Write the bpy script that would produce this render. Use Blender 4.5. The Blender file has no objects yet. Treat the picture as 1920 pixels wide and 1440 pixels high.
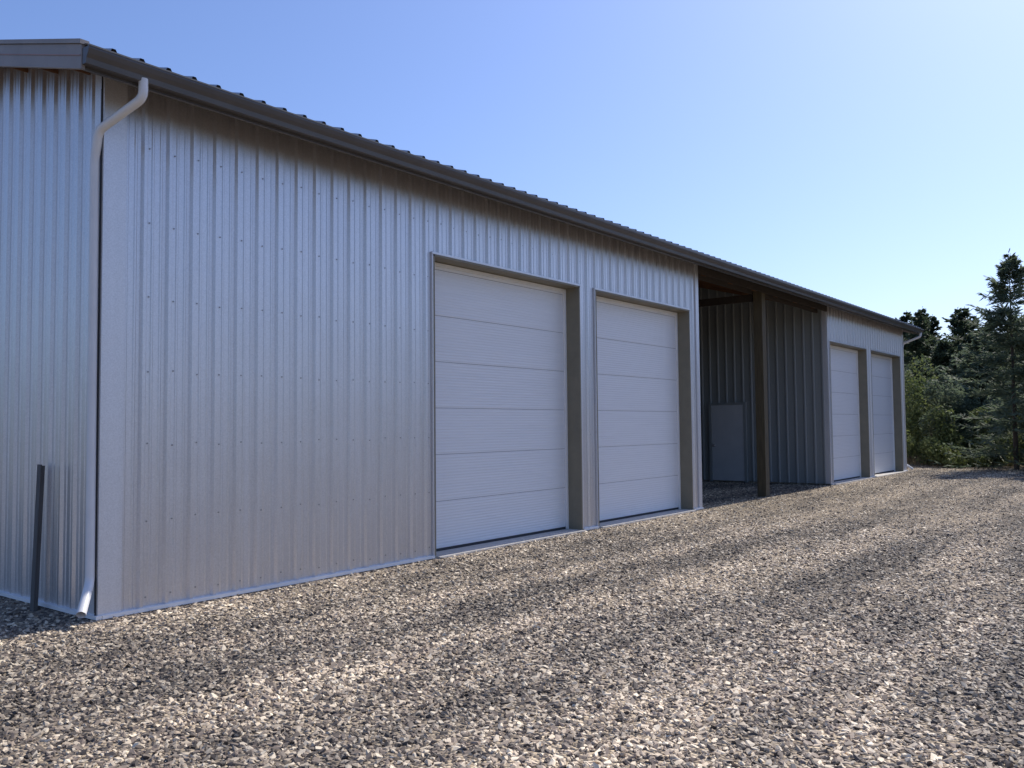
import bpy, math, random
import numpy as np
from mathutils import Matrix, Vector
random.seed(4); rng=np.random.default_rng(7)
scene=bpy.context.scene
X1,X2,XW,XB,X3,X4,XE,HD=3.89,7.40,10.84,17.98,18.11,21.62,25.17,3.52
W=3.05; RO=.40; EO=.42; SL=.28; DP=12.0; EZ=4.42   # EZ: roof sheet height at y=-EO
def roofz(y):
    yy=min(y,DP-y); return EZ+(yy+EO)*SL
# ------------------------------------------------------------ camera
yaw,pit,rol=.6608,.0485,-.0095
f=np.array([math.cos(pit)*math.cos(yaw),math.cos(pit)*math.sin(yaw),math.sin(pit)])
r0=np.array([math.sin(yaw),-math.cos(yaw),0]);u0=np.cross(r0,f)
Rv=math.cos(rol)*r0+math.sin(rol)*u0;Uv=-math.sin(rol)*r0+math.cos(rol)*u0
cam=bpy.data.cameras.new("camera");co=bpy.data.objects.new("camera",cam);scene.collection.objects.link(co)
M=Matrix.Identity(4)
for i in range(3):
    M[i][0]=Rv[i];M[i][1]=Uv[i];M[i][2]=-f[i]
M[0][3],M[1][3],M[2][3]=-3.49,-6.905,1.506
co.matrix_world=M;cam.sensor_width=36;cam.lens=1625.86/1920*36;cam.clip_end=2000;cam.clip_start=.05
scene.camera=co
# ------------------------------------------------------------ materials
def mat(name):
    m=bpy.data.materials.new(name);m.use_nodes=True
    nt=m.node_tree;b=nt.nodes["Principled BSDF"];return m,nt,b
def N(nt,t,**k):
    n=nt.nodes.new(t)
    for a,v in k.items():
        if a in n.inputs: n.inputs[a].default_value=v
        else: setattr(n,a,v)
    return n
def simple(name,col,rough=.6,metal=0,nscale=8,namt=.15,bump=0,bscale=60,stretch=(1,1,1)):
    m,nt,b=mat(name);L=nt.links.new
    tc=N(nt,"ShaderNodeTexCoord");mp=N(nt,"ShaderNodeMapping");mp.inputs["Scale"].default_value=stretch
    L(tc.outputs["Object"],mp.inputs["Vector"])
    n=N(nt,"ShaderNodeTexNoise",Scale=nscale,Detail=6,Roughness=.6);L(mp.outputs[0],n.inputs["Vector"])
    cr=N(nt,"ShaderNodeValToRGB");cr.color_ramp.elements[0].position=.25;cr.color_ramp.elements[1].position=.75
    cr.color_ramp.elements[0].color=[c*(1-namt) for c in col]+[1];cr.color_ramp.elements[1].color=[min(1,c*(1+namt)) for c in col]+[1]
    L(n.outputs["Fac"],cr.inputs[0]);L(cr.outputs[0],b.inputs["Base Color"])
    b.inputs["Roughness"].default_value=rough;b.inputs["Metallic"].default_value=metal
    if bump:
        n2=N(nt,"ShaderNodeTexNoise",Scale=bscale,Detail=4);L(mp.outputs[0],n2.inputs["Vector"])
        bp=N(nt,"ShaderNodeBump",Strength=bump,Distance=.01);L(n2.outputs["Fac"],bp.inputs["Height"]);L(bp.outputs[0],b.inputs["Normal"])
    return m
def metalmat(name,col,metal=.45,rough=.42):
    m,nt,b=mat(name);L=nt.links.new
    tc=N(nt,"ShaderNodeTexCoord")
    v=N(nt,"ShaderNodeTexVoronoi",Scale=110);L(tc.outputs["Object"],v.inputs["Vector"])
    n=N(nt,"ShaderNodeTexNoise",Scale=1.3,Detail=5);L(tc.outputs["Object"],n.inputs["Vector"])
    mp=N(nt,"ShaderNodeMapping");mp.inputs["Scale"].default_value=(9,9,.25);L(tc.outputs["Object"],mp.inputs["Vector"])
    s=N(nt,"ShaderNodeTexNoise",Scale=1.5,Detail=4);L(mp.outputs[0],s.inputs["Vector"])
    a=N(nt,"ShaderNodeMath",operation="MULTIPLY_ADD");L(n.outputs["Fac"],a.inputs[0]);a.inputs[1].default_value=.5;L(s.outputs["Fac"],a.inputs[2])
    cr=N(nt,"ShaderNodeValToRGB");cr.color_ramp.elements[0].position=.45;cr.color_ramp.elements[1].position=1.0
    cr.color_ramp.elements[0].color=[c*.94 for c in col]+[1];cr.color_ramp.elements[1].color=[c*1.04 for c in col]+[1];L(a.outputs[0],cr.inputs[0])
    mx=N(nt,"ShaderNodeMixRGB",blend_type="MULTIPLY",Fac=.16);L(cr.outputs[0],mx.inputs[1])
    bw=N(nt,"ShaderNodeRGBToBW");L(v.outputs["Color"],bw.inputs[0]);L(bw.outputs[0],mx.inputs[2])
    L(mx.outputs[0],b.inputs["Base Color"])
    rr=N(nt,"ShaderNodeMapRange");rr.inputs["To Min"].default_value=rough-.04;rr.inputs["To Max"].default_value=rough+.06
    L(s.outputs["Fac"],rr.inputs["Value"]);L(rr.outputs[0],b.inputs["Roughness"])
    b.inputs["Metallic"].default_value=metal
    n3=N(nt,"ShaderNodeTexNoise",Scale=3,Detail=2);L(tc.outputs["Object"],n3.inputs["Vector"])
    bp=N(nt,"ShaderNodeBump",Strength=.10,Distance=.02);L(n3.outputs["Fac"],bp.inputs["Height"]);L(bp.outputs[0],b.inputs["Normal"])
    return m
M_wall=metalmat("galvalume_siding",(.67,.66,.68),.75,.36)
M_trim=metalmat("galvalume_trim",(.72,.72,.74),.5,.4)
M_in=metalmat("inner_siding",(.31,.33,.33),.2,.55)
M_roof=metalmat("roof_metal",(.42,.43,.45),.5,.45)
M_gut=simple("gutter_paint",(.075,.07,.07),.35,0,3,.15)
M_lip=simple("gutter_lip_paint",(.13,.125,.12),.4,0,3,.15)
M_fas=simple("fascia_paint",(.23,.205,.195),.5,0,3,.15)
M_red=simple("fascia_stripe",(.30,.17,.15),.5,0,3,.2)
M_wood=simple("soffit_wood",(.20,.10,.05),.75,0,6,.4,.3,40,(1,.15,1))
M_post=simple("treated_post_wood",(.095,.075,.042),.8,0,8,.4,.5,40,(6,6,.3))
M_beam=simple("beam_wood",(.045,.035,.028),.8,0,8,.4,.5,40,(.4,6,3))
M_olive=simple("jamb_trim_paint",(.205,.185,.135),.6,0,5,.12)
M_white=simple("white_pvc",(.80,.80,.80),.4,0,5,.06)
M_down=simple("downspout_paint",(.66,.66,.67),.4,0,5,.06)
M_conc=simple("concrete_sill",(.50,.47,.43),.85,0,12,.2,.4,80)
M_stake=simple("weathered_stake",(.10,.095,.09),.8,0,10,.4,.4,50,(1,1,.2))
M_screw=simple("screw_metal",(.30,.30,.31),.45,.5)
M_mdoor=simple("grey_door_paint",(.47,.485,.50),.5,0,4,.06)
M_back=simple("door_joint",(.30,.30,.31),.5,0,4,.06)
M_dark=simple("dark_seam",(.03,.03,.035),.7)
# sectional door
m,nt,b=mat("overhead_door_paint");L=nt.links.new
tc=N(nt,"ShaderNodeTexCoord");w=N(nt,"ShaderNodeTexWave",Scale=9.0,Distortion=.0,bands_direction='Z');L(tc.outputs["Object"],w.inputs["Vector"])
mp=N(nt,"ShaderNodeMapping");mp.inputs["Scale"].default_value=(.7,1,30);L(tc.outputs["Object"],mp.inputs["Vector"])
n=N(nt,"ShaderNodeTexNoise",Scale=2.5,Detail=6,Roughness=.7);L(mp.outputs[0],n.inputs["Vector"])
ad=N(nt,"ShaderNodeMath",operation="MULTIPLY_ADD");L(n.outputs["Fac"],ad.inputs[0]);ad.inputs[1].default_value=1.2;L(w.outputs["Fac"],ad.inputs[2])
bp=N(nt,"ShaderNodeBump",Strength=.4,Distance=.006);L(ad.outputs[0],bp.inputs["Height"]);L(bp.outputs[0],b.inputs["Normal"])
cr=N(nt,"ShaderNodeValToRGB");cr.color_ramp.elements[0].color=(.68,.69,.71,1);cr.color_ramp.elements[1].color=(.84,.85,.87,1)
L(n.outputs["Fac"],cr.inputs[0]);L(cr.outputs[0],b.inputs["Base Color"]);b.inputs["Roughness"].default_value=.4
M_door=m
# ------------------------------------------------------------ mesh helpers
def empty(name,loc=(0,0,0)):
    e=bpy.data.objects.new(name,None);e.location=loc;scene.collection.objects.link(e);return e
def obj(name,verts,faces,mt,parent=None,smooth=False):
    me=bpy.data.meshes.new(name);me.from_pydata([tuple(v) for v in verts],[],faces);me.update()
    for mm in (mt if isinstance(mt,list) else [mt]): me.materials.append(mm)
    if smooth: me.polygons.foreach_set("use_smooth",[True]*len(me.polygons))
    o=bpy.data.objects.new(name,me);scene.collection.objects.link(o)
    if parent: o.parent=parent
    return o
def fastmesh(name,V,nper,mt,parent=None,loops=None):
    n=V.shape[0];me=bpy.data.meshes.new(name)
    me.vertices.add(n*nper);me.vertices.foreach_set("co",V.reshape(-1).astype(np.float32))
    me.loops.add(n*nper);me.loops.foreach_set("vertex_index",np.arange(n*nper,dtype=np.int32))
    me.polygons.add(n);me.polygons.foreach_set("loop_start",np.arange(0,n*nper,nper,dtype=np.int32))
    me.update(calc_edges=True);me.validate();me.materials.append(mt)
    o=bpy.data.objects.new(name,me);scene.collection.objects.link(o)
    if parent:o.parent=parent
    return o
BF=[(0,3,2,1),(4,5,6,7),(0,1,5,4),(1,2,6,5),(2,3,7,6),(3,0,4,7)]
class B:
    def __init__(s): s.v=[];s.f=[]
    def box(s,x0,x1,y0,y1,z0,z1,fn=None):
        k=len(s.v)
        c=[(x0,y0,z0),(x1,y0,z0),(x1,y1,z0),(x0,y1,z0),(x0,y0,z1),(x1,y0,z1),(x1,y1,z1),(x0,y1,z1)]
        if fn:c=[fn(*p) for p in c]
        s.v+=c;s.f+=[tuple(k+i for i in q) for q in BF];return s
    def prism(s,pts,x0,x1,fn):
        k=len(s.v);n=len(pts)
        s.v+=[fn(x0,*p) for p in pts]+[fn(x1,*p) for p in pts]
        s.f+=[(k+i,k+(i+1)%n,k+n+(i+1)%n,k+n+i) for i in range(n)]
        s.f+=[tuple(k+i for i in range(n))[::-1],tuple(k+n+i for i in range(n))];return s
    def make(s,name,mt,parent=None,bevel=0):
        o=obj(name,s.v,s.f,mt,parent)
        if bevel:
            md=o.modifiers.new("b","BEVEL");md.width=bevel;md.segments=2
        return o
P=.2286
prof=[(-.032,0),(-.014,.019),(.014,.019),(.032,0),(.062,0),(.070,.0045),(.084,.0045),(.092,0),(.138,0),(.146,.0045),(.160,.0045),(.168,0)]
def panel(name,s0,s1,zlo,zhi,fn,mt,parent,phase=0,amp=1.,simp=False):
    pr=prof[:4] if simp else prof
    k0=int((s0-phase)//P)-1;k1=int((s1-phase)//P)+2
    pts=[]
    for k in range(k0,k1):
        for a,h in pr: pts.append((phase+k*P+a,h*amp))
    xs=[p[0] for p in pts];hs=[p[1] for p in pts]
    S=[s0]+[x for x in xs if s0<x<s1]+[s1];H=np.interp(S,xs,hs)
    v=[];fc=[]
    for s,h in zip(S,H):
        a=zlo(s) if callable(zlo) else zlo;bb=zhi(s) if callable(zhi) else zhi
        v+=[fn(s,h,a),fn(s,h,bb)]
    for i in range(len(S)-1): fc.append((2*i,2*i+2,2*i+3,2*i+1))
    return obj(name,v,fc,mt,parent)
# ------------------------------------------------------------ building
bd=empty("metal_storage_building")
front=lambda s,h,z:(s,-h,z)
ZT=roofz(0)-.04
XL=.17
def fp(n,a,b_,z0,z1): return panel(n,a,b_,z0,z1,front,M_wall,bd,phase=.11,amp=1.4)
fp("front_siding_end",XL-.01,X1,.03,ZT)
fp("front_siding_header",X1,X1+W,HD,ZT)
fp("front_siding_pier",X1+W,X2,.03,ZT)
fp("front_siding_header_2",X2,X2+W,HD,ZT)
fp("front_siding_pier_2",X2+W,XW-.08,.03,ZT)
fp("front_siding_pier_3",XB+.06,X3,.03,ZT)
fp("front_siding_header_3",X3,X3+W,HD,ZT)
fp("front_siding_pier_4",X3+W,X4,.03,ZT)
fp("front_siding_header_4",X4,X4+W,HD,ZT)
fp("front_siding_pier_5",X4+W,XE-.08,.03,ZT)
gz=lambda s:roofz(s)-.04
panel("gable_siding",.10,DP,.03,gz,lambda s,h,z:(-h,s,z),M_wall,bd,phase=.2,amp=1.3)
panel("gable_siding_far",0,DP,.03,gz,lambda s,h,z:(XE+h,s,z),M_wall,bd)
panel("back_siding",0,XE,.03,ZT,lambda s,h,z:(s,DP+h,z),M_wall,bd)
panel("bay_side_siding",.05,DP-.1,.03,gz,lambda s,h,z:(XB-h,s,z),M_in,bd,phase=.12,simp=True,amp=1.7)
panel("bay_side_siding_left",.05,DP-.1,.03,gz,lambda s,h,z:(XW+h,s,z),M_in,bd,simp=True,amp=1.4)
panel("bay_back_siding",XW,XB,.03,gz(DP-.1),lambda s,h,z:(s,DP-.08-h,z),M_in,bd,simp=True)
t=B()
t.box(-.026,XL,-.026,-.001,.03,ZT);t.box(-.026,-.001,-.001,.13,.03,ZT)
t.box(XW-.09,XW+.024,-.026,-.001,.03,ZT);t.box(XW+.003,XW+.024,-.001,.10,.03,ZT)
t.box(XB-.026,XB+.07,-.026,-.001,.03,ZT);t.box(XB-.026,XB-.003,-.001,.10,.03,ZT)
t.box(XE-.09,XE+.026,-.026,-.001,.03,ZT);t.box(XE+.003,XE+.026,-.001,.12,.03,ZT)
for a in (X1,X2,X3,X4):
    t.box(a-.035,a-.002,-.038,-.001,.032,HD+.0);t.box(a+W+.021,a+W+.06,-.038,-.001,.032,HD)
    t.box(a-.035,a+W+.06,-.038,-.001,HD+.001,HD+.03)
t.make("corner_trim",M_trim,bd,.003)
sm=B();sm.box(-.032,-.028,.012,.020,.05,ZT-.2);sm.box(-.036,-.027,-.003,.005,.03,ZT-.1);sm.make("corner_seam",M_dark,bd)
t=B()
for a,c in ((0,X1-.03),(X1+W+.04,X2-.03),(X2+W+.04,XW),(XB,X3-.03),(X3+W+.04,X4-.03),(X4+W+.04,XE)):
    t.box(a,c,-.056,-.0,.004,.034)
t.box(-.05,-.002,-.05,DP,.004,.033)
t.make("base_trim",M_white,bd)
REC=.24
for i,a in enumerate((X1,X2,X3,X4)):
    j=B()
    j.box(a+W-.004,a+W+.02,-.040,REC,.02,HD-.001)
    j.box(a-.02,a+.004,-.040,REC,.02,HD-.001)
    j.box(a-.02,a+W+.02,-.040,REC,HD-.022,HD+.0)
    j.make("door_jamb",M_olive,bd)
    s=B();s.box(a+W-.05,a+W-.006,REC-.055,REC-.03,.02,HD-.03);s.box(a+.006,a+.05,REC-.055,REC-.03,.02,HD-.03);s.box(a+.05,a+W-.05,REC-.055,REC-.03,HD-.07,HD-.03)
    s.make("door_stop",M_white,bd)
    d=B();z=.055;hh=.56
    while z<HD:
        z2=min(z+hh-.006,HD+.05)
        d.box(a+.01,a+W-.01,REC-.028,REC+.02,z,z2);z+=hh
    o=d.make("overhead_door",M_door,bd,.005)
    k=B();k.box(a+.01,a+W-.01,REC-.023,REC+.012,.03,HD);k.make("door_backing",M_back,bd)
    g=B();g.box(a+.01,a+W-.01,REC-.030,REC+.02,.022,.052);g.make("door_bottom_seal",M_dark,bd)
    c=B();c.box(a-.0,a+W,-.10,REC+.3,-.1,.021);c.make("concrete_sill",M_conc,bd,.006)
c=B();c.box(.05,XW-.1,REC+.31,DP-.2,-.1,.02);c.box(XB+.1,XE-.1,REC+.31,DP-.2,-.1,.02);c.make("floor_slab",M_conc,bd)
# roof
for nm,sgn in (("roof_front",1),("roof_back",0)):
    def rf(s,h,y,sgn=sgn):
        z=EZ+(y+EO)*SL+h
        return (s,y if sgn else DP-y,z)
    panel(nm,-RO,XE+RO,-EO-.085,DP/2+.02,rf,M_roof,bd,phase=.03,amp=1.7,simp=True)
r=B();r.prism([(-.25,-.06),(0,.05),(.25,-.06),(.25,-.07),(0,.035),(-.25,-.07)],-RO-.02,XE+RO+.02,lambda x,p,q:(x,DP/2+p,EZ+(DP/2+EO)*SL+.03+q));r.make("ridge_cap",M_roof,bd)
def under(x,y,q): return (x,y,EZ+(y+EO)*SL+q)
w=B()
for x0,x1 in ((-RO+.03,-.01),(XE+.01,XE+RO-.03)):
    w.box(x0,x1,-EO,DP/2,-.035,-.02,under)
for y in np.arange(-.35,5.8,.6): w.box(-RO+.03,XE+RO-.03,y,y+.04,-.125,-.036,under)
for x in list(np.arange(XW+.6,XB,1.2)): w.box(x,x+.04,.1,DP/2,-.30,-.13,under)
w.make("roof_purlins",M_wood,bd)
w=B();w.box(-RO+.03,XE+RO-.03,-EO-.001,DP/2,-.018,-.006,under);w.make("roof_decking",M_beam,bd)
fa=B()
for x in (-RO-.02,XE+RO-.01):
    fa.box(x,x+.03,-EO-.03,DP/2,-.195,-.004,under)
    fa.box(x,x+.03,-EO-.03,DP/2,-.195,-.004,lambda x,y,q:(x,DP-y,EZ+(y+EO)*SL+q))
fa.make("rake_fascia",M_fas,bd,.003)
rt=B()
for x in (-RO-.035,XE+RO-.03): rt.box(x,x+.07,-EO-.04,DP/2,-.003,.032,under)
rt.make("rake_trim",M_fas,bd)
rt=B();rt.box(-RO-.027,-RO-.021,-EO-.02,DP/2,-.095,-.088,under);rt.make("rake_stripe",M_red,bd)
e=B();e.box(-RO,XE+RO,-EO-.012,-EO+.012,EZ-.195,EZ-.03);e.make("eave_fascia",M_gut,bd)
# gutter
gt=EZ-.045;y0=-EO-.014
gp=[(y0,gt),(y0,gt-.125),(y0-.075,gt-.125),(y0-.082,gt-.085),(y0-.105,gt-.055),(y0-.118,gt-.02),(y0-.118,gt-.004),(y0-.108,gt-.004),(y0-.108,gt-.018),(y0-.095,gt-.05),(y0-.074,gt-.080),(y0-.068,gt-.118),(y0-.006,gt-.118),(y0-.006,gt)]
g=B();g.prism(gp,-RO-.01,XE+RO+.01,lambda x,p,q:(x,p,q))
for x in (-RO-.014,XE+RO+.01): g.prism(gp[:7],x,x+.004,lambda x,p,q:(x,p,q))
g.make("gutter",M_gut,bd)
g=B();g.box(-RO-.012,XE+RO+.012,y0-.123,y0-.1,gt-.004,gt+.008)
g.make("gutter_lip",M_lip,bd)
def elbowpath(pts,r=.06):
    out=[Vector(pts[0])]
    for i in range(1,len(pts)-1):
        p=Vector(pts[i]);a=Vector(pts[i-1])-p;c=Vector(pts[i+1])-p
        rr=min(r,a.length*.45,c.length*.45);a.normalize();c.normalize()
        A=p+a*rr;C=p+c*rr
        for t in np.linspace(0,1,6): out.append(A*(1-t)**2+p*2*t*(1-t)+C*t*t)
    out.append(Vector(pts[-1]));return out
zc=gt-.12
def tube(name,pts,rad,mt,parent):
    cu=bpy.data.curves.new(name,"CURVE");cu.dimensions="3D";sp=cu.splines.new("POLY")
    P2=elbowpath(pts);sp.points.add(len(P2)-1)
    for p,q in zip(sp.points,P2): p.co=(*q,1)
    cu.bevel_depth=rad;cu.bevel_resolution=4;cu.materials.append(mt)
    sp.use_smooth=True
    o=bpy.data.objects.new(name,cu);scene.collection.objects.link(o);o.parent=parent;return o
tube("downspout",[(.05,-.49,zc+.02),(.05,-.49,zc-.13),(-.066,-.02,zc-.32),(-.068,.035,zc-.55),(-.068,.02,.30),(-.24,-.20,.10)],.036,M_down,bd)
tube("downspout_far",[(XE+.2,-.49,zc+.02),(XE+.2,-.49,zc-.10),(XE+.07,.0,zc-.30),(XE+.075,.05,zc-.6),(XE+.075,.05,.22),(XE+.2,-.14,.06)],.038,M_white,bd)
def screws():
    hexv=[(math.cos(a)*.007,math.sin(a)*.007) for a in np.arange(0,2*math.pi-.01,math.pi/3)]
    v=[];fc=[]
    def add(fn):
        k=len(v)
        for h in (0,.006):
            for a,b_ in hexv: v.append(fn(a,h,b_))
        fc.append(tuple(k+6+i for i in range(6)));
        for i in range(6): fc.append((k+i,k+(i+1)%6,k+6+(i+1)%6,k+6+i))
    rows=(.12,.75,1.38,2.0,2.62,3.25,3.9)
    def clear(x):
        for a in (X1,X2,X3,X4):
            if a-.04<x<a+W+.07:return False
        return not(XW-.1<x<XB+.1)
    for z in rows:
        x=.11
        while x<XE-.1:
            xx=x+.048+random.uniform(-.004,.004);zz=z+random.uniform(-.012,.012)
            if (clear(xx) or (z>HD+.1 and not XW-.1<xx<XB+.1)) and xx>XL: add(lambda a,h,b_,xx=xx,zz=zz:(xx+a,-h-.0005,zz+b_))
            x+=P
        y=.2
        while y<6:
            add(lambda a,h,b_,y=y,z=z:(-h-.0005,y+.05+a,z+b_));y+=P
    return v,fc
v,fc=screws();obj("siding_screws",v,fc,M_screw,bd)
w=B()
px=14.0
w.box(px-.1,px+.1,.0,.19,-.05,roofz(.1)-.14)
w.make("bay_post",M_post,bd,.006)
w=B()
w.box(XW+.03,XB-.03,-.04,-.002,ZT-.26,ZT-.12)
w.box(XW+.03,XB-.03,.192,.23,ZT-.28,ZT-.10)
w.box(px-.02,px+.02,.235,DP-.2,4.08,4.24)
w.make("bay_beams",M_beam,bd)
d=B();d.box(XB-.075,XB-.03,2.16,3.04,.03,2.0);d.make("man_door",M_mdoor,bd,.004)
d=B();d.box(XB-.085,XB-.028,2.08,2.157,.0,2.07);d.box(XB-.085,XB-.028,3.043,3.12,.0,2.07);d.box(XB-.085,XB-.028,2.157,3.043,2.003,2.07);d.make("man_door_frame",M_in,bd,.003)
bpy.ops.mesh.primitive_uv_sphere_add(segments=16,ring_count=8,radius=.032,location=(XB-.12,2.97,.95));k=bpy.context.object;k.name="man_door_knob";k.data.materials.append(M_screw);k.parent=bd
d=B();d.box(XB-.12,XB-.075,2.95,2.99,.94,.96);d.make("man_door_spindle",M_screw,bd)
st=B();
def sk(x,y,z): return (-.17+x+.02*z*0.9,.80+y-.035*z,z)
st.box(0,.012,-.035,.035,-.1,1.22,sk);st.box(.012,.035,-.035,-.025,-.1,1.21,sk);st.box(.012,.035,.025,.035,-.1,1.21,sk)
st.make("metal_stake",M_stake,None,.002)
# ------------------------------------------------------------ ground
m,nt,b=mat("field_ground");L=nt.links.new
tc=N(nt,"ShaderNodeTexCoord");n=N(nt,"ShaderNodeTexNoise",Scale=.35,Detail=10,Roughness=.7);L(tc.outputs["Object"],n.inputs["Vector"])
cr=N(nt,"ShaderNodeValToRGB");cr.color_ramp.elements[0].position=.35;cr.color_ramp.elements[1].position=.65
cr.color_ramp.elements[0].color=(.07,.075,.03,1);cr.color_ramp.elements[1].color=(.19,.15,.085,1)
L(n.outputs["Fac"],cr.inputs[0]);L(cr.outputs[0],b.inputs["Base Color"]);b.inputs["Roughness"].default_value=1
M_field=m
o=obj("ground",[(-400,-400,-.06),(500,-400,-.06),(500,400,-.06),(-400,400,-.06)],[(0,1,2,3)],M_field)
def track(nt):
    """wheel-track / patch factor from world position, 0 dark coarse .. 1 light fine"""
    L=nt.links.new
    geo=N(nt,"ShaderNodeNewGeometry")
    mp=N(nt,"ShaderNodeMapping");mp.inputs["Scale"].default_value=(.10,.8,1);mp.inputs["Rotation"].default_value=(0,0,math.radians(-4))
    L(geo.outputs["Position"],mp.inputs["Vector"])
    n=N(nt,"ShaderNodeTexNoise",Scale=1.5,Detail=5,Roughness=.6);L(mp.outputs[0],n.inputs["Vector"])
    n2=N(nt,"ShaderNodeTexNoise",Scale=1.3,Detail=6,Roughness=.7);L(geo.outputs["Position"],n2.inputs["Vector"])
    a=N(nt,"ShaderNodeMath",operation="MULTIPLY_ADD");L(n2.outputs["Fac"],a.inputs[0]);a.inputs[1].default_value=.6;L(n.outputs["Fac"],a.inputs[2])
    sx=N(nt,"ShaderNodeSeparateXYZ");L(geo.outputs["Position"],sx.inputs[0])
    sn=N(nt,"ShaderNodeMath",operation="MULTIPLY_ADD");L(sx.outputs[0],sn.inputs[0]);sn.inputs[1].default_value=.05;L(sx.outputs[1],sn.inputs[2])
    wv=N(nt,"ShaderNodeMath",operation="MULTIPLY");L(sn.outputs[0],wv.inputs[0]);wv.inputs[1].default_value=3.7
    si=N(nt,"ShaderNodeMath",operation="SINE");L(wv.outputs[0],si.inputs[0])
    a2=N(nt,"ShaderNodeMath",operation="MULTIPLY_ADD");L(si.outputs[0],a2.inputs[0]);a2.inputs[1].default_value=.034;L(a.outputs[0],a2.inputs[2])
    mr=N(nt,"ShaderNodeMapRange");mr.inputs["From Min"].default_value=.66;mr.inputs["From Max"].default_value=.93;L(a2.outputs[0],mr.inputs["Value"])
    return mr
m,nt,b=mat("gravel_bed");L=nt.links.new
n=track(nt);geo=N(nt,"ShaderNodeNewGeometry")
vo=N(nt,"ShaderNodeTexVoronoi",Scale=42);L(geo.outputs["Position"],vo.inputs["Vector"])
cr=N(nt,"ShaderNodeValToRGB");e=cr.color_ramp.elements
e[0].position=0;e[0].color=(.05,.042,.035,1);e[1].position=1;e[1].color=(.60,.51,.39,1)
for p,c in ((.3,(.16,.13,.105,1)),(.6,(.36,.30,.23,1))):
    q=e.new(p);q.color=c
bw=N(nt,"ShaderNodeRGBToBW");L(vo.outputs["Color"],bw.inputs[0]);L(bw.outputs[0],cr.inputs[0])
mx=N(nt,"ShaderNodeMixRGB",blend_type="MULTIPLY",Fac=1);L(cr.outputs[0],mx.inputs[1])
c2=N(nt,"ShaderNodeValToRGB");c2.color_ramp.elements[0].color=(.46,.45,.44,1);c2.color_ramp.elements[1].color=(1.3,1.25,1.15,1)
L(n.outputs[0],c2.inputs[0]);L(c2.outputs[0],mx.inputs[2]);L(mx.outputs[0],b.inputs["Base Color"])
b.inputs["Roughness"].default_value=.95
ma=N(nt,"ShaderNodeMath",operation="MULTIPLY_ADD");L(vo.outputs["Distance"],ma.inputs[0]);ma.inputs[1].default_value=-1;L(bw.outputs[0],ma.inputs[2])
bp=N(nt,"ShaderNodeBump",Strength=1,Distance=.03);L(ma.outputs[0],bp.inputs["Height"]);L(bp.outputs[0],b.inputs["Normal"])
M_bed=m
m,nt,b=mat("crushed_stone");L=nt.links.new
oi=N(nt,"ShaderNodeObjectInfo");cr=N(nt,"ShaderNodeValToRGB");e=cr.color_ramp.elements
e[0].position=0;e[0].color=(.06,.05,.045,1);e[1].position=1;e[1].color=(.84,.74,.58,1)
for p,c in ((.22,(.14,.115,.095,1)),(.42,(.29,.23,.185,1)),(.6,(.48,.395,.30,1)),(.82,(.68,.58,.45,1))):
    q=e.new(p);q.color=c
L(oi.outputs["Random"],cr.inputs[0])
n=track(nt);c2=N(nt,"ShaderNodeValToRGB");c2.color_ramp.elements[0].color=(.48,.47,.46,1);c2.color_ramp.elements[1].color=(1.16,1.12,1.05,1)
L(n.outputs[0],c2.inputs[0]);mx=N(nt,"ShaderNodeMixRGB",blend_type="MULTIPLY",Fac=1);L(cr.outputs[0],mx.inputs[1]);L(c2.outputs[0],mx.inputs[2]);L(mx.outputs[0],b.inputs["Base Color"])
b.inputs["Roughness"].default_value=.7
M_stone=m
xs=np.concatenate([[-60,-30,-15],np.arange(-9,30.01,.5),[31]]);ys=np.concatenate([[-60,-40,-25],np.arange(-16,16.01,.5)])
V=[];nx,ny=len(xs),len(ys)
dens=[]
for y in ys:
    for x in xs:
        xx=x+(math.sin(y*.9)*.5+math.sin(y*2.3)*.25 if x>30 else 0)
        z=.0
        if y<-.6 and -9<x<30: z=.015*math.sin(x*.5+y*.8)+.012*math.sin(y*2.1+.9*math.sin(x*.35))
        V.append((xx,y,z-.004))
        d=math.hypot(x+3.49,y+6.9)
        q=1050*min(1,max(0,(8.5-d)/2))+520*min(1,max(0,(15-d)/3))+220*min(1,max(0,(34-d)/4))
        ang=math.degrees(math.atan2(y+6.9,x+3.49))
        if d>2 and not(-8<ang<84): q*=0.12
        if d>2 and not(-30<ang<95): q=0
        if .0<y and (-.1<x<XW or x>XB) : q=0
        if y>4: q=0 if x>-.3 else q*.4
        dens.append(q)
F=[(j*nx+i,j*nx+i+1,(j+1)*nx+i+1,(j+1)*nx+i) for j in range(ny-1) for i in range(nx-1)]
gr=obj("gravel_yard",V,F,[M_bed,M_stone],smooth=True)
at=gr.data.attributes.new("dens","FLOAT","POINT");at.data.foreach_set("value",dens)
ng=bpy.data.node_groups.new("gravel_scatter","GeometryNodeTree")
ng.interface.new_socket("Geometry",in_out="INPUT",socket_type="NodeSocketGeometry");ng.interface.new_socket("Geometry",in_out="OUTPUT",socket_type="NodeSocketGeometry")
A=ng.nodes.new;K=ng.links.new
gi=A("NodeGroupInput");go=A("NodeGroupOutput")
dp=A("GeometryNodeDistributePointsOnFaces");na=A("GeometryNodeInputNamedAttribute");na.data_type="FLOAT";na.inputs["Name"].default_value="dens"
K(gi.outputs[0],dp.inputs["Mesh"]);K([o_ for o_ in na.outputs if o_.enabled][0],dp.inputs["Density"])
g2i=A("GeometryNodeGeometryToInstance")
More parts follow.
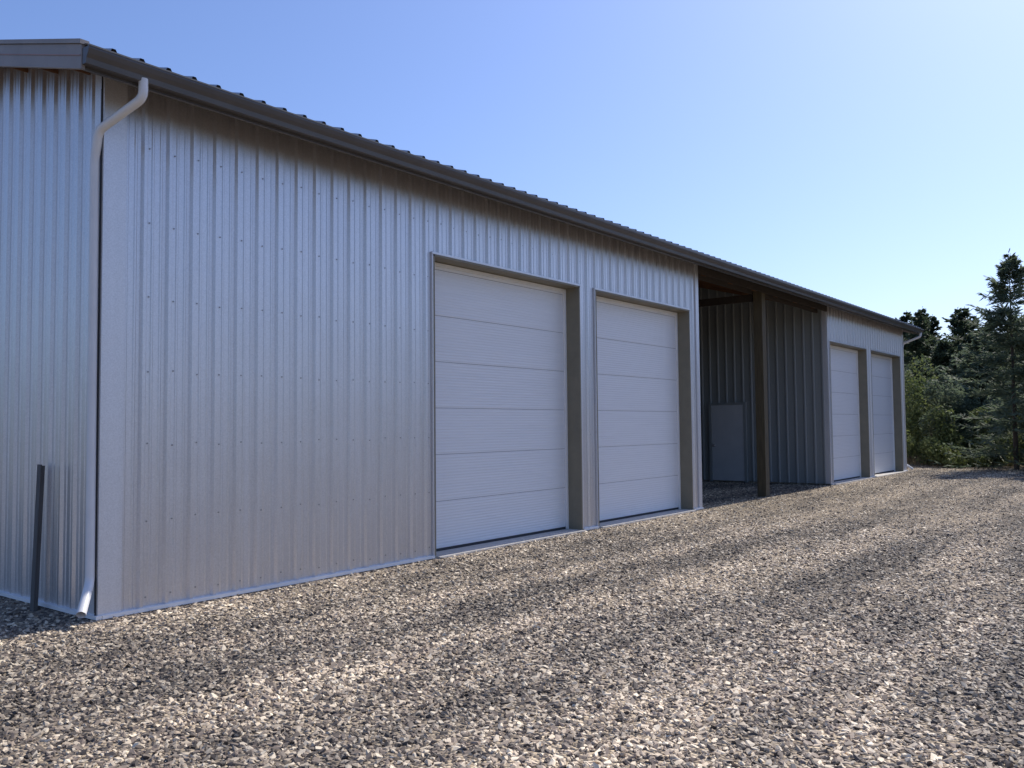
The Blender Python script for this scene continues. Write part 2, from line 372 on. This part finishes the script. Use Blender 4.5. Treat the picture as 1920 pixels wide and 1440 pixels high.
for k in range(6):
    ic=A("GeometryNodeMeshIcoSphere");ic.inputs["Radius"].default_value=1;ic.inputs["Subdivisions"].default_value=1
    sp=A("GeometryNodeSetPosition");nz=A("ShaderNodeTexNoise");pos=A("GeometryNodeInputPosition");va=A("ShaderNodeVectorMath");va.operation="ADD";va.inputs[1].default_value=(k*7.3,k*3.1,k*5.7)
    nz.inputs["Scale"].default_value=1.1
    K(pos.outputs[0],va.inputs[0]);K(va.outputs[0],nz.inputs["Vector"])
    sb=A("ShaderNodeVectorMath");sb.operation="SUBTRACT";sb.inputs[1].default_value=(.5,.5,.5);K(nz.outputs["Color"],sb.inputs[0])
    sc=A("ShaderNodeVectorMath");sc.operation="SCALE";sc.inputs["Scale"].default_value=2.6;K(sb.outputs[0],sc.inputs[0])
    K(ic.outputs["Mesh"],sp.inputs["Geometry"]);K(sc.outputs[0],sp.inputs["Offset"])
    tr=A("GeometryNodeTransform");tr.inputs["Scale"].default_value=(1.2,.75,.45+.08*(k%3));K(sp.outputs[0],tr.inputs["Geometry"])
    smn=A("GeometryNodeSetMaterial");smn.inputs["Material"].default_value=M_stone;K(tr.outputs[0],smn.inputs["Geometry"])
    ss=A("GeometryNodeSetShadeSmooth");ss.inputs["Shade Smooth"].default_value=False;K(smn.outputs[0],ss.inputs["Geometry"])
    K(ss.outputs[0],g2i.inputs[0])
ip=A("GeometryNodeInstanceOnPoints");ip.inputs["Pick Instance"].default_value=True
K(dp.outputs["Points"],ip.inputs["Points"]);K(g2i.outputs[0],ip.inputs["Instance"])
rr=A("FunctionNodeRandomValue");rr.data_type="FLOAT_VECTOR";rr.inputs[0].default_value=(-.6,-.6,0);rr.inputs[1].default_value=(.6,.6,6.28)
K(rr.outputs[0],ip.inputs["Rotation"])
rs=A("FunctionNodeRandomValue");rs.data_type="FLOAT";rs.inputs[2].default_value=.0;rs.inputs[3].default_value=1
pw=A("ShaderNodeMath");pw.operation="POWER";pw.inputs[1].default_value=2.0;K(rs.outputs[1],pw.inputs[0])
ml=A("ShaderNodeMath");ml.operation="MULTIPLY_ADD";ml.inputs[1].default_value=.017;ml.inputs[2].default_value=.0095;K(pw.outputs[0],ml.inputs[0])
K(ml.outputs[0],ip.inputs["Scale"])
jn=A("GeometryNodeJoinGeometry");K(gi.outputs[0],jn.inputs[0]);K(ip.outputs[0],jn.inputs[0]);K(jn.outputs[0],go.inputs[0])
md=gr.modifiers.new("scatter","NODES");md.node_group=ng
# ------------------------------------------------------------ vegetation
def folmat(name,c0,c1,trans=.35):
    m,nt,b=mat(name);L=nt.links.new
    geo=N(nt,"ShaderNodeNewGeometry");n=N(nt,"ShaderNodeTexNoise",Scale=.8,Detail=6);L(geo.outputs["Position"],n.inputs["Vector"])
    a=N(nt,"ShaderNodeMath",operation="MULTIPLY_ADD");L(geo.outputs["Random Per Island"],a.inputs[0]);a.inputs[1].default_value=.45
    s=N(nt,"ShaderNodeMath",operation="SUBTRACT");L(n.outputs["Fac"],s.inputs[0]);s.inputs[1].default_value=.2;L(s.outputs[0],a.inputs[2])
    cr=N(nt,"ShaderNodeValToRGB");cr.color_ramp.elements[0].position=.15;cr.color_ramp.elements[1].position=.8
    cr.color_ramp.elements[0].color=(*c0,1);cr.color_ramp.elements[1].color=(*c1,1);L(a.outputs[0],cr.inputs[0]);L(cr.outputs[0],b.inputs["Base Color"])
    b.inputs["Roughness"].default_value=.7
    tl=N(nt,"ShaderNodeBsdfTranslucent");L(cr.outputs[0],tl.inputs["Color"]);mx=N(nt,"ShaderNodeMixShader",Fac=trans)
    L(b.outputs[0],mx.inputs[1]);L(tl.outputs[0],mx.inputs[2]);L(mx.outputs[0],nt.nodes["Material Output"].inputs["Surface"]);return m
M_con=folmat("conifer_needles",(.04,.06,.033),(.10,.13,.07),.4)
M_con2=folmat("young_spruce_needles",(.07,.10,.065),(.17,.21,.13),.45)
M_shr=folmat("shrub_leaves",(.06,.09,.03),(.20,.23,.08),.4)
M_dry=folmat("dry_grass",(.12,.09,.04),(.30,.23,.12),.3)
M_bark=simple("bark",(.08,.06,.045),.9,0,10,.3,.5,30)
def conifer(h,R,nb,base=.03,seg=16,tw=.30,twd=.07):
    t=np.sort(rng.random(nb))**.85
    t=base+(1-base)*t
    az=rng.random(nb)*2*np.pi
    Lb=R*(1-t)**.8*(.65+.5*rng.random(nb))+.05
    Lb=np.where(rng.random(nb)<.14,Lb*1.3,Lb)
    rise=.10+.75*t**2+rng.normal(0,.08,nb)
    s=(np.arange(seg)+.5)/seg
    S=np.broadcast_to(s,(nb,seg))+rng.normal(0,.02,(nb,seg))
    r=Lb[:,None]*S
    z=h*t[:,None]+r*(rise[:,None]-.45*(1-S)*S) - .12*r
    azj=az[:,None]+rng.normal(0,.05,(nb,seg))
    x=np.cos(azj)*r;y=np.sin(azj)*r
    P0=np.stack([x,y,z],-1)
    quads=[]
    for side in (-1,1,0):
        a2=azj+side*(.9+rng.normal(0,.25,azj.shape))
        ll=tw*(1.15-S*.7)*(.6+.8*rng.random(S.shape))*np.minimum(1,Lb[:,None]/R*2+.35)
        d=np.stack([np.cos(a2),np.sin(a2),rng.normal(.05,.35,S.shape)],-1)*ll[...,None]
        n=np.stack([-np.sin(a2),np.cos(a2),rng.normal(0,1.0,S.shape)],-1);n/=np.linalg.norm(n,axis=-1,keepdims=True)
        wv=n*(twd*(.6+.8*rng.random(S.shape)))[...,None]*.5
        q=np.stack([P0-wv*.6,P0+d*.55-wv,P0+d,P0+d*.5+wv],-2);quads.append(q.reshape(-1,4,3))
    k=14;zz=h*(.93+.09*rng.random(k));a=rng.random(k)*6.28
    c=np.stack([0*zz,0*zz,zz],-1);d=np.stack([np.cos(a)*.06,np.sin(a)*.06,.12+0*a],-1);n=np.stack([-np.sin(a),np.cos(a),0*a],-1)*.015
    quads.append(np.stack([c-n,c+d-n,c+d+n,c+n],-2))
    return np.concatenate(quads)
def trunkverts(o3,h,r,nseg=8):
    v=[];fc=[]
    for j in range(6):
        tt=j/5
        for i in range(nseg):
            a=2*math.pi*i/nseg;v.append((o3[0]+math.cos(a)*r*(1-tt*.93),o3[1]+math.sin(a)*r*(1-tt*.93),o3[2]-.1+h*tt))
    for j in range(5):
        for i in range(nseg): fc.append((j*nseg+i,j*nseg+(i+1)%nseg,(j+1)*nseg+(i+1)%nseg,(j+1)*nseg+i))
    return v,fc
def tree(name,loc,h,R,nb,mt,**k):
    e=empty(name,loc);q=conifer(h,R,nb,**k);fastmesh("needles",q,4,mt,e)
    v,fc=trunkverts((0,0,0),h*.99,h*.009+.02);obj("trunk",v,fc,M_bark,e,True)
def at_px(az_deg,d): 
    a=math.radians(az_deg);return (-3.49+d*math.cos(a),-6.905+d*math.sin(a),-.06)
tree("spruce_tree",at_px(7.8,31.5),6.8,2.5,150,M_con2,seg=24,tw=.36,twd=.05)
tree("spruce_tree",at_px(4.6,30),5.6,2.2,170,M_con2,seg=20,tw=.34,twd=.07)
tree("spruce_tree",at_px(9.3,37),4.8,2.6,220,M_con2,seg=20,tw=.34,twd=.08)
tree("spruce_tree",at_px(10.3,39),4.3,2.3,200,M_con2,seg=20,tw=.34,twd=.08)
tree("spruce_tree",at_px(12.6,42),4.2,2.5,200,M_con2,seg=20,tw=.34,twd=.08)
tree("spruce_tree",at_px(11.3,44),5.2,2.6,220,M_con,seg=20,tw=.34,twd=.08)
vari=[conifer(10,rng.uniform(2.6,3.8),150,seg=12,tw=.55,twd=.16) for _ in range(6)]
qs=[];tv=[];tf=[]
for i in range(400):
    rowi=i%4
    y=-50+90*rng.random();x=54+rowi*3.5+rng.normal(0,1.5)
    if i>=360: x=-20+75*rng.random();y=42+rng.random()*14
    s=rng.uniform(.80,1.0);a=rng.random()*6.28
    if x>40: s*=.86+ .045*rowi
    if x>40 and y>9: s*=.72
    if i>=360: s*=.7
    q=vari[rng.integers(6)]*s
    c,sn=math.cos(a),math.sin(a);q=np.stack([q[...,0]*c-q[...,1]*sn,q[...,0]*sn+q[...,1]*c,q[...,2]],-1)+np.array([x,y,-.06]);qs.append(q)
    v,fc=trunkverts((x,y,0),9*s,.13,6);kk=len(tv);tv+=v;tf+=[tuple(kk+g for g in ff) for ff in fc]
tl=empty("distant_treeline");fastmesh("needles",np.concatenate(qs),4,M_con,tl);obj("trunks",tv,tf,M_bark,tl)
def leaves(n,cen,rad,size):
    d=rng.normal(0,1,(n,3));d/=np.linalg.norm(d,axis=1,keepdims=True);rr=rng.random(n)**.45
    p=cen+d*rr[:,None]*rad;p[:,2]=np.abs(p[:,2])
    a=rng.normal(0,1,(n,3));a/=np.linalg.norm(a,axis=1,keepdims=True);b_=np.cross(a,rng.normal(0,1,(n,3)));b_/=np.linalg.norm(b_,axis=1,keepdims=True)
    sz=size*(.6+.8*rng.random(n))[:,None]
    return np.stack([p-a*sz,p+b_*sz*.5,p+a*sz,p-b_*sz*.5],1)
def shrub(name,loc,h,w,mt,n=5):
    e=empty(name,loc);qs=[]
    for i in range(n*3):
        c=np.array([rng.normal(0,w*.4),rng.normal(0,w*.4),h*rng.uniform(.15,.85)]);r=np.array([w*.28,w*.28,h*.2])*rng.uniform(.6,1.2)
        qs.append(leaves(380,c,r,.06))
    fastmesh("leaves",np.concatenate(qs),4,mt,e)
    v=[];fc=[]
    for i in range(6):
        vv,ff=trunkverts((rng.normal(0,.15),rng.normal(0,.15),0),h*.7,.03,5);k=len(v);v+=vv;fc+=[tuple(k+g for g in q) for q in ff]
    obj("stems",v,fc,M_bark,e)
for i,(az,d,h,w_) in enumerate(((13.0,36,3.9,1.8),(12.2,34,2.2,1.9),(11.3,35,3.3,1.6),(10.3,34,1.5,1.8),(9.4,35,2.7,1.6),(6.5,33,2.2,2.2),(4,33,2.6,2.4))):
    shrub("shrub",at_px(az,d),h,w_,M_shr if i in(0,1,3,5) else M_con2)
n=22000
gx=29.3+rng.random(n)**1.5*7;gy=-25+rng.random(n)*50
p=np.stack([gx,gy,-.06+0*gx],-1);a=rng.random(n)*6.28;hh=.12+.35*rng.random(n)
d=np.stack([np.cos(a)*.01,np.sin(a)*.01,0*a],-1);tip=np.stack([rng.normal(0,.08,n),rng.normal(0,.08,n),hh],-1)
fastmesh("dry_grass",np.stack([p-d,p+d,p+tip],1),3,M_dry)
# ------------------------------------------------------------ light
el,daz=48,7
wd=bpy.data.worlds.new("World");scene.world=wd;wd.use_nodes=True;nt=wd.node_tree
sky=nt.nodes.new("ShaderNodeTexSky");sky.sky_type="NISHITA";sky.sun_disc=False;sky.sun_elevation=math.radians(el);sky.sun_rotation=math.radians(90+daz)
sky.air_density=1.0;sky.dust_density=1.3;sky.ozone_density=3.0;sky.altitude=0
tm=nt.nodes.new("ShaderNodeMixRGB");tm.blend_type="MULTIPLY";tm.inputs[0].default_value=1;tm.inputs[2].default_value=(.84,.91,1.15,1)
nt.links.new(sky.outputs[0],tm.inputs[1])
nt.links.new(tm.outputs[0],nt.nodes["Background"].inputs[0]);nt.nodes["Background"].inputs[1].default_value=.15
sd=bpy.data.lights.new("sun","SUN");sd.energy=5.0;sd.angle=math.radians(.5);sd.color=(1,.94,.84)
so=bpy.data.objects.new("sun",sd);scene.collection.objects.link(so)
dr=Vector((math.cos(math.radians(daz))*math.cos(math.radians(el)),-math.sin(math.radians(daz))*math.cos(math.radians(el)),math.sin(math.radians(el))))
so.rotation_euler=dr.to_track_quat('Z','Y').to_euler();so.location=(20,-20,30)
scene.view_settings.view_transform="Standard";scene.view_settings.look="None";scene.view_settings.exposure=0
